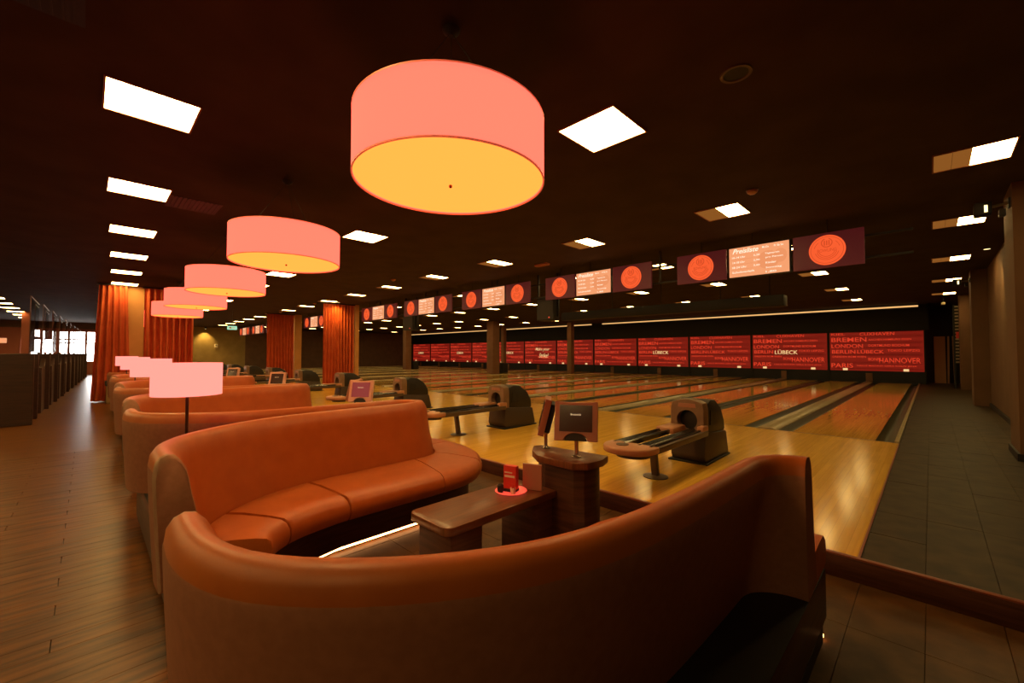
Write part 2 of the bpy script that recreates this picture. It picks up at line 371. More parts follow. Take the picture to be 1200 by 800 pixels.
# ------------------------------------------------------------------ lanes
def lane_mesh():
    a = MB().box(-.533, .533, FOUL, 25.6, AP - .10, AP); return a.mesh('lane_surface', M_lane)
def gutter_mesh(wd):
    rows = [[(wd * (i / 8 - .5), y, AP - .012 - .075 * math.sin(PI * i / 8)) for i in range(9)] for y in (FOUL, 25.6)]
    g = MB().grid(rows); g.add([(wd * (i / 8 - .5), FOUL, AP - .012 - .075 * math.sin(PI * i / 8)) for i in range(9)] , [list(range(9))])
    return g.mesh('gutter', M_gutter, smooth=True)
def arrows_mesh():
    a = MB()
    for i in range(-3, 4):
        x = i * .15; y = FOUL + 4.7 - abs(i) * .25
        a.add([(x - .02, y - .08, AP + .001), (x + .02, y - .08, AP + .001), (x, y + .08, AP + .001)], [(0, 1, 2)])
    for i in (-4, -3, -2, 2, 3, 4):
        a.add([(i * .11 + .012 * math.cos(2 * PI * j / 8), FOUL + 2.1 + .012 * math.sin(2 * PI * j / 8), AP + .001) for j in range(8)], [list(range(8))])
    return a.mesh('aiming_marks', M_boothwood)
LM, GM, AMM = lane_mesh(), gutter_mesh(.215), arrows_mesh()
FLM = MB().box(-.533, .533, FOUL - .012, FOUL + .012, AP - .002, AP + .0015).mesh('foul_line', M_boothwood)
CAPM = MB().box(-.165, .165, FOUL - .06, 26.0, AP - .06, AP + .03)
CAPM = MB().prism([(-.165, -.06), (.165, -.06), (.165, .0), (.10, .03), (-.10, .03), (-.165, .0)], FOUL - .05, 25.55, lambda a, b, z: (a, z, AP + b)).mesh('capping', M_cap, bevel=.006)
DIVM = MB().prism([(-.033, -.08), (.033, -.08), (.03, .012), (-.03, .012)], FOUL, 25.55, lambda a, b, z: (a, z, AP + b)).mesh('divider', M_div)
ODM = MB().prism([(-.03, -.08), (.03, -.08), (.026, .03), (-.026, .03)], FOUL - .03, 25.55, lambda a, b, z: (a, z, AP + b)).mesh('divider', M_cap, bevel=.004)
n = 0
for k in range(NP):
    c = C0 - P * k
    for sgn in (1, -1):
        if k == NP - 1 and sgn == -1: continue
        x = c + sgn * .923
        s = 'bowling lane nearest the dark tiled walkway' if n == 0 else f'{ORD[n]} bowling lane counted from the dark tiled walkway'
        t = thing('bowling_lane', s, 'bowling lane', (x, 0, 0), 0, 'bowling lanes')
        link('lane_surface', LM, t); link('gutter', GM, t, (.645, 0, 0)); link('gutter', GM, t, (-.645, 0, 0))
        if n < 10: link('aiming_marks', AMM, t); link('foul_line', FLM, t)
        n += 1
    tag(link('lane_capping', CAPM, None, (c, 0, 0)), 'wide pale ball track cover between the lanes of the ' + ORD[k] + ' pair from the right', 'capping', 'lane cappings')
    if k: tag(link('lane_divider', DIVM, None, (c + P / 2, 0, 0)), f'narrow dark divider strip right of the {ORD[k]} pair of lanes from the right', 'divider', 'lane dividers')
tag(link('lane_divider', ODM, None, (-.385, 0, 0)), 'pale edge strip between the outermost gutter and the dark walkway', 'divider', 'lane dividers')

# ------------------------------------------------------------------ masks over the pin decks
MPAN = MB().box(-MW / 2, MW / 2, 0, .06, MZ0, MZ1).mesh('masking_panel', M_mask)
MFR = MB()
MFR.box(MW / 2, P / 2, -.02, .08, AP - .1, 2.5); MFR = MFR.mesh('side_post', M_blackwall)
MPIT = MB().box(-P / 2, P / 2, .02, .06, .03, MZ0).mesh('pit_curtain', M_black)
MNUM = MB().box(-.09, .09, -.03, -.005, MZ0 + .01, MZ0 + .11).mesh('lane_number_lamp', M_cream)
MPED = MB().box(-.12, .12, -.02, .02, .03, MZ0 - .1).mesh('ball_door', M_column)
for k in range(NP):
    kind = {1: 1, 3: 1, 6: 2, 7: 1, 9: 1, 11: 1}.get(k, 0)
    s = {0: 'red city name mask at the right end of the row, L\u00dcBECK in red', 1: 'red city name mask with cream L\u00dcBECK, second from the right end', 6: 'red city name mask with cream slanted script lettering'}.get(
        k, f'red city name mask with {"cream" if kind else "red"} letters, {ORD[k]} from the right end')
    t = thing('masking_unit', s, 'mask', (C0 + .22 - P * k, MASKY, 0), 0, 'red masks above the pin decks')
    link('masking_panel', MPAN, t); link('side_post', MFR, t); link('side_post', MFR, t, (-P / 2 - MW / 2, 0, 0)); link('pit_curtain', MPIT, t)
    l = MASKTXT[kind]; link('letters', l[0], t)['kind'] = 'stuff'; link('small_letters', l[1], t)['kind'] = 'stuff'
    if l[2]: link('cream_letters', l[2], t)['kind'] = 'stuff'
    for q in (-.28, .28): link('lane_number_lamp', MNUM, t, (q * P * 1.12, 0, 0))
    link('ball_door', MPED, t, (-.2, 0, 0))

# ------------------------------------------------------------------ overhead displays (disc sign, price screen, disc sign)
SY, SZ = 8.31, 3.12
def emblem_meshes():
    d = MB(); d.prism(circ(0, 0, .24, 40), -.034, -.02, lambda a, b, z: (a, z, b)); disc = d.mesh('disc', M_disc, bevel=.004, seg=1)
    e = MB()
    def arc(r0, r1, a0, a1, cx=0, cz=0, n=20):
        p = circ(cx, cz, r1, n, a0, a1) + circ(cx, cz, r0, n, a0, a1)[::-1]
        e.prism(p, -.039, -.034, lambda a, b, z: (a, z, b))
    for q in range(4): arc(.208, .215, q * PI / 2, (q + 1) * PI / 2 - .001)
    arc(.062, .076, PI * .62, PI * 2.38, 0, .115)                     # round mark at the top with upright bars
    for x in (-.03, 0, .03): e.box(x - .008, x + .008, -.039, -.034, .075, .15)
    for r in (.10, .125, .15): arc(r, r + .008, PI * 1.08, PI * 1.92, 0, .0)
    arc(.165, .172, .25, .85); arc(.165, .172, PI - .85, PI - .25)
    e.v += EMB_V.v and []; o = len(e.v)
    e.add([(a, -.039, b) for a, y, b in EMB_V.v], EMB_V.f)
    return disc, e.mesh('emblem', M_discdk)
DISC, EMBLEM = emblem_meshes()
SPAN = MB().box(-.46, .46, -.02, .03, -.28, .28).mesh('sign_panel', M_maroon, bevel=.004, seg=1)
MONB = MB().box(-.49, .49, -.012, .07, -.285, .285).mesh('monitor_case', M_black, bevel=.006, seg=1)
MONS = MB().box(-.47, .47, -.018, -.010, -.265, .265).mesh('screen', M_disp)
g = MB()
for (x, z, rx, rz) in ((.16, -.02, .17, .16), (.34, .03, .10, .12)):
    g.add([(x + rx * math.cos(2 * PI * j / 20), -.020, z + rz * math.sin(2 * PI * j / 20)) for j in range(20)], [list(range(20))])
for z in (.05, -.04, -.13, -.205): g.box(-.44, -.08, -.0195, -.018, z - .004, z + .004)
MONP = g.mesh('screen_picture', M_disp2)
HANG = MB().tube((0, .03, .28), (0, .03, CEIL - SZ), .008, 6).mesh('hanger', M_cable)
def display(n, k):
    s = ('overhead price screen between two orange disc signs, nearest the right wall' if n == 0 else
         f'overhead price screen between two orange disc signs, {ORD[n]} in the row from the right wall')
    t = thing('overhead_display', s, 'display', (C0 - .04 - (P + .02) * k, SY, SZ), 0, 'overhead displays at the foul line')
    m = link('monitor_case', MONB, t); link('screen', MONS, m); link('price_text', PRICE, m)['kind'] = 'stuff'; link('screen_picture', MONP, m)
    for x in (-.985, .985):
        p = link('sign_panel', SPAN, t, (x, 0, 0)); link('disc', DISC, p); link('emblem', EMBLEM, p)
        link('hanger', HANG, t, (x, 0, 0))
    link('hanger', HANG, t, (-.1, 0, 0))
for n, k in enumerate((0, 1, 2, 3, 4, 6, 8, 9, 10)): display(n, k)
for n, (z0, s) in enumerate(((3.27, 'upper'), (2.93, 'lower'))):
    f = MB(); f.box(-17.3, -.15, 8.42, 8.47, z0, z0 + .035)
    t = f.build('display_rail', M_black); tag(t, f'{s} of the two black rails running behind the overhead displays', 'rail', 'display rails')
    for x in (-16, -12, -9, -4): MB().box(x - .02, x + .02, 8.43, 8.46, z0 + .035, CEIL if n == 0 else 3.27).build('rail_hanger', M_cable, t)
# black loudspeakers hanging between the displays
for n, (k, s) in enumerate(((1, 'second and third'), (3, 'fourth and fifth'), (8, 'seventh and eighth'))):
    x = C0 - .04 - P * (k + .5)
    t = thing('hanging_loudspeaker', f'black loudspeaker on a frame hanging between the {s} overhead displays', 'loudspeaker', (x - .05, 8.75, 2.35), .25, 'hanging loudspeakers')
    MB().box(-.26, .26, -.18, .18, 0, .62).build('cabinet', M_black, t, bevel=.02)
    MB().box(-.23, .23, -.19, -.18, .03, .59).build('grille', M_return_black, t)
    for q in (-.29, .29): MB().box(q - .02, q + .02, -.03, .03, .1, CEIL - 2.36).build('hanging_arm', M_black, t)
    MB().lathe([(.012, -.195), (.012, -.185)], 10).mesh('lamp', M_red)
    MB().box(.1, .13, -.197, -.19, .06, .09).build('indicator_lamp', M_redglow, t)
f = MB(); f.box(-9.5, -2.56, 12.1, 12.5, 2.66, 2.94); t = f.build('ceiling_duct', M_black, bevel=.02); tag(t, 'long black duct hung under the ceiling across the lanes', 'duct')
for x in (-9.2, -7.5, -5.8, -4.1, -2.9): MB().tube((x, 12.3, 2.94), (x, 12.3, CEIL), .012, 6).build('duct_hanger', M_cable, t)

# ------------------------------------------------------------------ ceiling light panels
def lightset(half):
    fr = MB()
    for (x0, x1, y0, y1) in ((-.31, .31, -.31, -.296), (-.31, .31, .296, .31), (-.31, -.296, -.296, .296), (.296, .31, -.296, .296)):
        fr.box(x0, x1, y0, y1, -.012, .0)
    fr = fr.mesh('frame', M_frame)
    if half:
        return [('frame', fr), ('diffuser', MB().box(-.005, .296, -.296, .296, -.006, -.001).mesh('diffuser', M_panel)),
                ('amber_louvre', MB().box(-.15, -.008, -.296, .296, -.006, -.001).mesh('amber_louvre', M_amber)),
                ('amber_louvre', MB().box(-.296, -.153, -.296, .296, -.006, -.001).mesh('amber_louvre', M_amber))]
    return [('frame', fr), ('diffuser', MB().box(-.296, .296, -.296, .296, -.006, -.001).mesh('diffuser', M_panel))]
LS = {True: lightset(True), False: lightset(False)}
ROWS = [(.20, 'over the wooden aisle', False), (3.42, 'over the seating bays', False), (6.75, 'over the bowling approach', True), (9.95, 'just behind the overhead displays', True),
        (13.75, 'over the front of the lanes', True), (17.7, 'over the middle of the lanes', True), (21.6, 'over the far lanes near the masks', True)]
def ceiling_light(x, y, half, label):
    t = thing('ceiling_light', label, 'ceiling light', (x, y, CEIL), 0, 'square ceiling lights')
    for nm, me in LS[half]: link(nm, me, t)
for (y, s, half) in ROWS:
    for k in range(17):
        x = .36 - 2.57 * k
        if k == 0 and not half: continue
        if x < -39: continue
        yy = y + (.033 * max(0, -x) if y < 4 and y < 1 else .02 * max(0, -x) if y < 4 else .012 * max(0, -x) if y < 8 else 0)
        ceiling_light(x, yy, half, f'{"half amber" if half else "square"} ceiling light {s}, {ORD[k]} from the right wall')
for j, (y, s) in enumerate(((-2.6, 'first'), (-5.4, 'second'), (-8.4, 'third'))):
    for k in range(16 if j < 2 else 10):
        x = -15.2 - 2.57 * k if k < 10 else -15.2 + 2.57 * (k - 9)  # the nearer ones are out of view, added to light the sofa back
        ceiling_light(x, y, False, f'square ceiling light beyond the booth glass, {s} row, {ORD[k]} along it' if k < 10 else f'added unseen ceiling light left of the aisle, {s} row, {ORD[k - 10]} before the booths')

# ------------------------------------------------------------------ pendant drum lamps
R1, PH, PZ = .605, .39, 2.57
def pendant(loc, label):
    t = thing('pendant_lamp', label, 'pendant lamp', loc, 0, 'drum pendant lamps over the seating')
    N = 64
    sh = MB(); sh.lathe([(R1, 0), (R1, PH), (R1 - .006, PH), (R1 - .006, .0)], N, cap=False); sh.build('shade', M_pendside, t, smooth=True)
    MB().lathe([(R1 - .008, .012), (R1 - .05, .004), (.3, -.004), (.02, -.008)], N).build('diffuser', M_pendbot, t, smooth=True, angle=60)
    for z in (0, PH): MB().lathe([(R1 - .007, z - .004), (R1 + .002, z - .004), (R1 + .002, z + .004), (R1 - .007, z + .004), (R1 - .007, z - .004)], N, cap=False).build('rim', M_pendrim, t, smooth=True)
    MB().lathe([(.004, -.028), (.011, -.022), (.011, -.012), (.006, -.006)], 12).build('finial', M_metal, t, smooth=True)
    top = CEIL - PZ
    MB().lathe([(R1 - .008, PH - .03), (.02, PH - .025)], N).build('light_blocking_lid', M_black, t)  # unseen lid, added to keep the red glow off the ceiling
    c = MB().lathe([(.06, top - .03), (.055, top - .045), (.02, top - .075)], 20).build('ceiling_rose', M_black, t, smooth=True)
    for a in (0.4, 0.4 + 2 * PI / 3, 0.4 + 4 * PI / 3):
        MB().tube((.4 * math.cos(a), .4 * math.sin(a), PH - .02), (.01 * math.cos(a), .01 * math.sin(a), top - .06), .003, 6).build('suspension_wire', M_cable, t)
    MB().tube((-R1 + .01, 0, PH - .03), (R1 - .01, 0, PH - .03), .006, 6).build('spreader_bar', M_metal, t)
    for (x, y, c, e) in ((-.30, -.22, (1, .85, .42), 16.0), (.20, .20, (1, .55, .5), .6)):
        l = bpy.data.lights.new('bulb', 'POINT'); l.energy = e; l.color = c; l.shadow_soft_size = .05
        lo = bpy.data.objects.new('bulb', l); COL.objects.link(lo); lo.parent = t; lo.location = (x, y, PH * .45)
    return t
PEND = [('nearest and largest pink drum pendant lamp with a glowing amber underside'), 'second pink drum pendant lamp, hanging left behind the nearest one', 'third pink drum pendant lamp in the row, partly behind the second',
        'fourth pink drum pendant lamp in the row, overlapped by the third', 'fifth pink drum pendant lamp in the row over the sofas', 'small sixth pink drum pendant lamp in the row before the curtain', 'seventh and farthest pink drum pendant lamp']
p0 = pendant((-2.19, 1.64, PZ), PEND[0])
for k in range(1, 7): dup(p0, (-2.17 - P * k, 1.64 + .06 * k, PZ), PEND[k])

# ------------------------------------------------------------------ sofa islands
ZT = .985
crease = [(1.20, .42), (1.0, .42), (.82, .48), (.64, .65), (.50, .88), (.43, 1.15), (.40, 1.5), (.385, 1.9), (.38, 2.16)]
front = [(1.34, .66), (1.25, .69), (1.17, .76), (1.10, .88), (1.06, 1.05), (1.04, 1.22), (1.04, 1.5), (1.04, 1.85), (1.04, 2.02)]
NS = 4
C1 = catmull(crease, NS); F1 = catmull(front, NS)
for i in range(1, 13):
    a = PI / 2 * i / 12
    C1.append(Vector((.38 * math.cos(a), 2.16 + .38 * math.sin(a)))); F1.append(Vector((1.04 * math.cos(a) ** .9 if i < 12 else 0, 2.02 + .84 * math.sin(a) ** .9)))
NC = len(C1)
def normals(path):
    out = []
    for i in range(len(path)):
        a = path[max(0, i - 1)]; b = path[min(len(path) - 1, i + 1)]; d = (b - a).normalized(); out.append(Vector((-d.y, d.x)))
    return out
N1 = normals(C1); N1[-1] = Vector((0, -1))
# cross-section of the back: n outward from the seat crease (towards the well), z height
BACK = [(-.005, .36), (.03, .50), (.070, .66), (.100, .79), (.112, .86), (.124, .91), (.145, .95), (.172, ZT - .006), (.200, ZT), (.226, ZT - .012), (.244, .945), (.250, .90)]
COVER = [(.2495, .906), (.2515, .898), (.250, .84), (.243, .70), (.232, .52), (.220, .33)]
BOT = [(.200, .33), (.0, .34)]
def lean(i, n, z):
    """the back leans over the well along the straight part and stands upright at both ends"""
    t = i / (NC - 1)
    a = min(1, max(0, (t - .80) / .18))                  # rounded lane end: seat side upright
    n -= a * .06 * max(0, (z - .36)) / .6 * (1 if n < .2 else .6)
    b = min(1, max(0, (t - .12) / .3)) * (1 - .5 * a)    # straight part: cover tapers in towards the plinth
    if n > .19: n -= b * .07 * max(0, (.9 - z)) / .57
    return n
def sofa_half_rows(prof, side, wrap=True):
    return [[(side * (C1[i].x + N1[i].x * lean(i, n, z)), C1[i].y + N1[i].y * lean(i, n, z), z) for n, z in prof] for i in range(NC)]
def end_panel(side):
    """flat panel closing the aisle end of the back"""
    m = MB(); prof = BACK + COVER + BOT; pts = []
    d = (C1[0] - C1[1]).normalized()
    for off, sc in ((0, 1.0), (.02, .985), (.032, .90)):
        cx, cz = .14, .62
        pts.append([(side * (C1[0].x + N1[0].x * (cx + (n - cx) * sc) + d.x * off), C1[0].y + N1[0].y * (cx + (n - cx) * sc) + d.y * off, cz + (z - cz) * (sc if sc == 1 else 1 - (1 - sc) * .6)) for n, z in prof])
    m.grid(pts, closed_v=True); m.add(pts[-1], [list(range(len(prof)))]); return m
def cushion(side, i0, i1):
    """one seat cushion between path samples i0..i1"""
    gap = .006; rows = []
    idx = [i0 + (i1 - i0) * j / max(4, (i1 - i0)) for j in range(max(4, i1 - i0) + 1)]
    def at(path, t):
        a = int(min(len(path) - 2, math.floor(t))); return path[a].lerp(path[a + 1], t - a)
    L = (at(F1, i1) - at(F1, i0)).length + 1e-6
    ex = gap / max(.25, L) * (i1 - i0)
    ts = [i0 + ex, i0 + ex * 1.6] + idx[1:-1] + [i1 - ex * 1.6, i1 - ex]
    prof = [(0.03, .335), (0.0, .40), (-.0, .475), (.05, .490), (.30, .497), (.70, .494), (.88, .487), (.955, .470), (.99, .435), (1.0, .40), (.985, .365), (.95, .338)]
    for q, t in enumerate(ts):
        c = at(C1, t); fr = at(F1, t); lo = .012 if q in (0, len(ts) - 1) else 0
        rows.append([(side * (c.x + (fr.x - c.x) * a), c.y + (fr.y - c.y) * a, z - (lo if z > .45 else 0)) for a, z in prof])
    return MB().grid(rows, closed_v=True, caps=True).mesh('seat_cushion', M_leather, smooth=True, angle=50)
plin = [(0, .27), (1.08, .27), (1.13, .36), (1.10, .58), (.98, .80), (.86, 1.0), (.80, 1.25), (.80, 2.05), (.76, 2.30), (.66, 2.52), (.50, 2.68), (.28, 2.77), (0, 2.79)]
def inset(p, d): return [(max(0, a - d) if a > 0 else 0, (b + d if b < .5 else b - d * (1 if b > 2.2 else 0))) for a, b in p]
SEAMS = [0, 12, 20, 31, 39, NC - 1]   # cushion boundaries along the path
SEAMS = [0, 10, 20, 31, 37, NC - 1]
half_meshes = {}
for side in (1, -1):
    h = {}
    h['back'] = MB().grid(sofa_half_rows(BACK, side)); h['cover'] = MB().grid(sofa_half_rows(COVER + BOT, side))
    h['endp'] = end_panel(side).mesh('end_panel', M_endpanel, smooth=True, angle=40)
    h['cush'] = [cushion(side, SEAMS[i], SEAMS[i + 1]) for i in range(5)]
    half_meshes[side] = h
def led_strip(sides):
    m = MB()
    for side in sides:
        pts = [p for p in inset(plin, .10)[1:]]
        for a, b in zip(pts[1:], pts[2:]):
            va, vb = Vector((side * a[0], a[1])), Vector((side * b[0], b[1])); d = (vb - va).normalized(); nn = Vector((d.y, -d.x)) * .006
            m.prism([va + nn, vb + nn, vb - nn, va - nn], .018, .030)
    return m
def sofa(name, label, sides, loc):
    t = thing(name, label, 'sofa', loc, 0, 'curved orange sofas')
    pb, pc = MB(), MB()
    for s in sides:
        for dst, key in ((pb, 'back'), (pc, 'cover')): dst.add(half_meshes[s][key].v, half_meshes[s][key].f)
    if len(sides) == 1:
        s = sides[0]; prof = BACK + COVER + BOT
        pc.add([(0, C1[-1].y - lean(NC - 1, n, z), z) for n, z in prof], [list(range(len(prof)))])
    b = pb.build('backrest', M_leather, t, smooth=True, angle=60); pc.build('back_cover', M_cover, b, smooth=True, angle=60)
    for s in sides:
        link('end_panel', half_meshes[s]['endp'], b)
        for me in half_meshes[s]['cush']: link('seat_cushion', me, t)
    full = lambda p: p + ([(-a, b) for a, b in p[::-1] if a > 0] if len(sides) == 2 else [])
    fl = lambda p: full(p) if sides[0] == 1 else [(-a, b) for a, b in full(p)]
    q = MB().prism(fl(plin), .075, .328).build('plinth', M_plinth, t, bevel=.004)
    MB().prism(fl(inset(plin, .11)), .0, .075).build('toe_kick', M_black, q)
    MB().prism(fl(inset(plin, .02)), .328, .331).build('well_floor', M_black, q)
    led_strip(sides).build('led_strip', M_led, q)
    return t
SOFA0 = -.42
# half island at the right: only its bay side
sofa('half_sofa', 'nearest curved orange sofa, its taupe back filling the bottom of the picture', (-1,), (SOFA0, 0, 0))
SL = ['double curved orange sofa with the floor lamp, just behind the nearest table', 'second double curved orange sofa behind the nearest floor lamp', 'third double curved orange sofa down the row',
      'fourth double curved orange sofa down the row', 'fifth double curved orange sofa down the row near the curtains', 'sixth double curved orange sofa beyond the curtains', 'seventh double curved orange sofa beyond the curtains']
s1 = sofa('double_sofa', SL[0], (1, -1), (SOFA0 - P, .06, 0))
for k in (1, 2, 3, 5, 6): dup(s1, (SOFA0 - P * (k + 1), .06 + .05 * k, 0), SL[k if k < 4 else k])

# floor lamps in the wells of the double sofas
def floor_lamp(loc, label):
    t = thing('floor_lamp', label, 'floor lamp', loc, 0, 'floor lamps between the sofa backs')
    MB().lathe([(.09, 0), (.09, .012), (.02, .022)], 24).build('base', M_metal, t, smooth=True)
    MB().tube((0, 0, .02), (0, 0, .95), .010, 10).build('pole', M_metal, t, smooth=True)
    MB().lathe([(.21, .84), (.21, 1.07), (.206, 1.07), (.206, .84), (.21, .84)], 48, cap=False).build('shade', M_flshade, t, smooth=True)
    MB().lathe([(.204, .848), (.02, .845)], 48).build('shade_diffuser', M_flshade, t)
    return t
FL = ['nearest floor lamp with a pink drum shade, behind the nearest double sofa', 'second pink floor lamp, partly behind the nearest one', 'third pink floor lamp down the row', 'fourth and smallest pink floor lamp near the curtain']
l0 = floor_lamp((SOFA0 - P, .52, .331), FL[0])
for k in range(1, 4): dup(l0, (SOFA0 - P * (k + 1), .55 + .05 * k, .331), FL[k])

# ------------------------------------------------------------------ tables, consoles, touch screens
def table(loc, label):
    t = thing('coffee_table', label, 'table', loc, 0, 'low tables between the sofas')
    w2, y0, y1, z = .205, 1.44, 2.42, .48
    r = .06
    poly = [(w2, y1), (-w2, y1)] + circ(-w2 + r, y0 + r, r, 6, PI, 1.5 * PI) + circ(w2 - r, y0 + r, r, 6, 1.5 * PI, 2 * PI)
    MB().prism(poly, z - .05, z).build('table_top', M_table, t, bevel=.006)
    MB().box(-.165, .165, 1.50, 1.74, 0, z - .05).build('leg_panel', M_plinth, t, bevel=.004)
    MB().box(-.165, .165, 1.80, 1.80 + .0, 0, 0.001)
    MB().box(-.165, .165, 2.22, 2.42, 0, z - .05).build('leg_panel', M_plinth, t, bevel=.004)
    return t
def console(loc, label):
    t = thing('console', label, 'console', loc, 0, 'scoring consoles')
    top = [(-.10, 2.47), (-.20, 2.60), (-.17, 2.67), (.42, 2.73), (.46, 2.60), (.44, 2.44), (.36, 2.37), (.04, 2.37)]
    MB().prism(top, .665, .715).build('console_top', M_table, t, bevel=.006)
    body = [(-.05, 2.50), (-.14, 2.59), (-.12, 2.63), (.38, 2.68), (.41, 2.58), (.39, 2.47), (.33, 2.425), (.07, 2.425)]
    MB().prism(body, 0, .665).build('console_body', M_plinth, t, bevel=.004)
    return t
def touch_screen(loc, rz, label, lit, pale=False):
    t = thing('touch_screen', label, 'touch screen', loc, rz, 'scoring touch screens')
    MB().lathe([(.035, 0), (.035, .008), (.016, .016), (.014, .018), (.014, .14)], 20).build('stand', M_chrome, t, smooth=True)
    tilt = math.radians(14); zc = .265
    def tp(x, y, z):
        yy = y * math.cos(tilt) + z * math.sin(tilt); zz = -y * math.sin(tilt) + z * math.cos(tilt); return (x, yy - .02, zz + zc)
    W, H = .155, .142
    def curved(y0, y1, w1, h1, notch):
        n = 8; pts = [(-w1, -h1)]
        if notch: pts += [(.085 * math.cos(PI - PI * i / 12), -h1 + .055 * math.sin(PI * i / 12)) for i in range(13)]
        pts += [(w1, -h1), (w1, h1)] + [(w1 - 2 * w1 * i / n, h1 - .008 * math.sin(PI * i / n)) for i in range(1, n)] + [(-w1, h1)]
        return MB().prism(pts, y0, y1, lambda a, b, z: tp(a, z, b))
    c = curved(-.012, .035, W, H, True).build('bezel', M_bezel_pale if lit or pale else M_bezel, t, bevel=.003, seg=1)
    curved(.035, .075, W * .86, H * .8, False).build('rear_case', M_black, t, bevel=.008, seg=1)
    MB().prism([(-.118, -.078), (.118, -.078), (.118, .112), (-.118, .112)], -.016, -.010, lambda a, b, z: tp(a, z, b)).build('screen', M_screen_on if lit else M_screen_dark, c)
    lo = MB(); lo.add([tp(x, y, z + .045) for x, y, z in [(v.co.x, v.co.y, v.co.z) for v in LOGO.vertices]], [list(p.vertices) for p in LOGO.polygons]); lo.build('logo', M_logo, c)
    MB().prism([(.08 * math.cos(PI * i / 12), -H + .001 + .05 * math.sin(PI * i / 12)) for i in range(13)], -.006, .03, lambda a, b, z: tp(a, z, b)).build('speaker_cover', M_black, c)
    return t
B0 = C0 - .06
tb = table((B0, 0, 0), 'nearest low walnut table with red dish, between the two front sofas')
cs = console((B0 + .02, 0, 0), 'nearest dark wood console carrying two touch screens')
ta = touch_screen((B0 - .05, 2.60, .715), -.86, 'touch screen seen edge-on, left one on the nearest console', False)
tc = touch_screen((B0 + .30, 2.53, .715), math.radians(30), 'touch screen facing the viewer, right one on the nearest console', False)
tl = touch_screen((B0 - P + .28, 2.54, .715), math.radians(40), 'pink lit touch screen on the second console, above the near sofa back', True)
tp = touch_screen((B0 - 2 * P + .30, 2.53, .715), math.radians(40), 'touch screen facing the sofas on the third console from the right', False, True)
for k in range(1, 8):
    c = B0 - P * k
    dup(tb, (c, 0, 0), f'low walnut table in the {ORD[k]} seating bay from the right'); dup(cs, (c + .02, 0, 0), f'dark wood console in the {ORD[k]} seating bay from the right')
    dup(ta, (c - .05, 2.60, .715), f'edge-on touch screen on the {ORD[k]} console from the right')
    if k > 2: dup(tp, (c + .30, 2.53, .715), f'touch screen facing the sofas on the {ORD[k]} console from the right', math.radians(40))
# dish with cards on the nearest table, menu folder behind it
t = thing('red_dish', 'round red glowing dish near the console end of the low table', 'dish', (B0 - .005, 2.16, .48))
MB().lathe([(.05, 0), (.085, .004), (.115, .012), (.112, .015), (.085, .008), (.02, .006)], 32).build('plate', M_redglow, t, smooth=True)
t = thing('card_holder', 'red printed table card stand standing on the red dish', 'card holder', (B0 - .005, 2.16, .487), .3)
MB().box(-.05, .05, -.035, .035, 0, .02).build('base', M_black, t, bevel=.004)
MB().prism([(-.05, -.02), (.05, -.02), (.05, .02), (-.05, .02)], .02, .18).build('card', M_red, t)
MB().box(-.04, .04, -.022, -.0202, .10, .115).build('card_print', M_white, t); MB().box(-.04, .02, -.022, -.0202, .13, .138).build('card_print', M_white, t)
t = thing('sugar_pot', 'small black pot in front of the red table card', 'pot', (B0 - .035, 2.085, .487))
MB().lathe([(.018, 0), (.024, .02), (.022, .05), (.012, .06)], 16).build('body', M_black, t, smooth=True)
t = thing('sachet_cup', 'small pale cup of sachets right of the red table card', 'cup', (B0 + .055, 2.12, .487))
MB().lathe([(.016, 0), (.02, .045), (.018, .045), (.014, .004)], 16).build('body', M_white, t, smooth=True)
MB().box(-.012, .012, -.002, .002, .01, .07).build('sachet', M_red, t)
t = thing('menu_folder', 'upright red brown menu folder leaning by the console', 'menu', (B0 + .075, 2.30, .48), .35)
MB().box(-.075, .075, -.006, .006, 0, .185).build('cover', M_bezel, t, bevel=.003, seg=1); MB().box(-.072, .072, -.002, .002, .004, .188).build('pages', M_white, t)

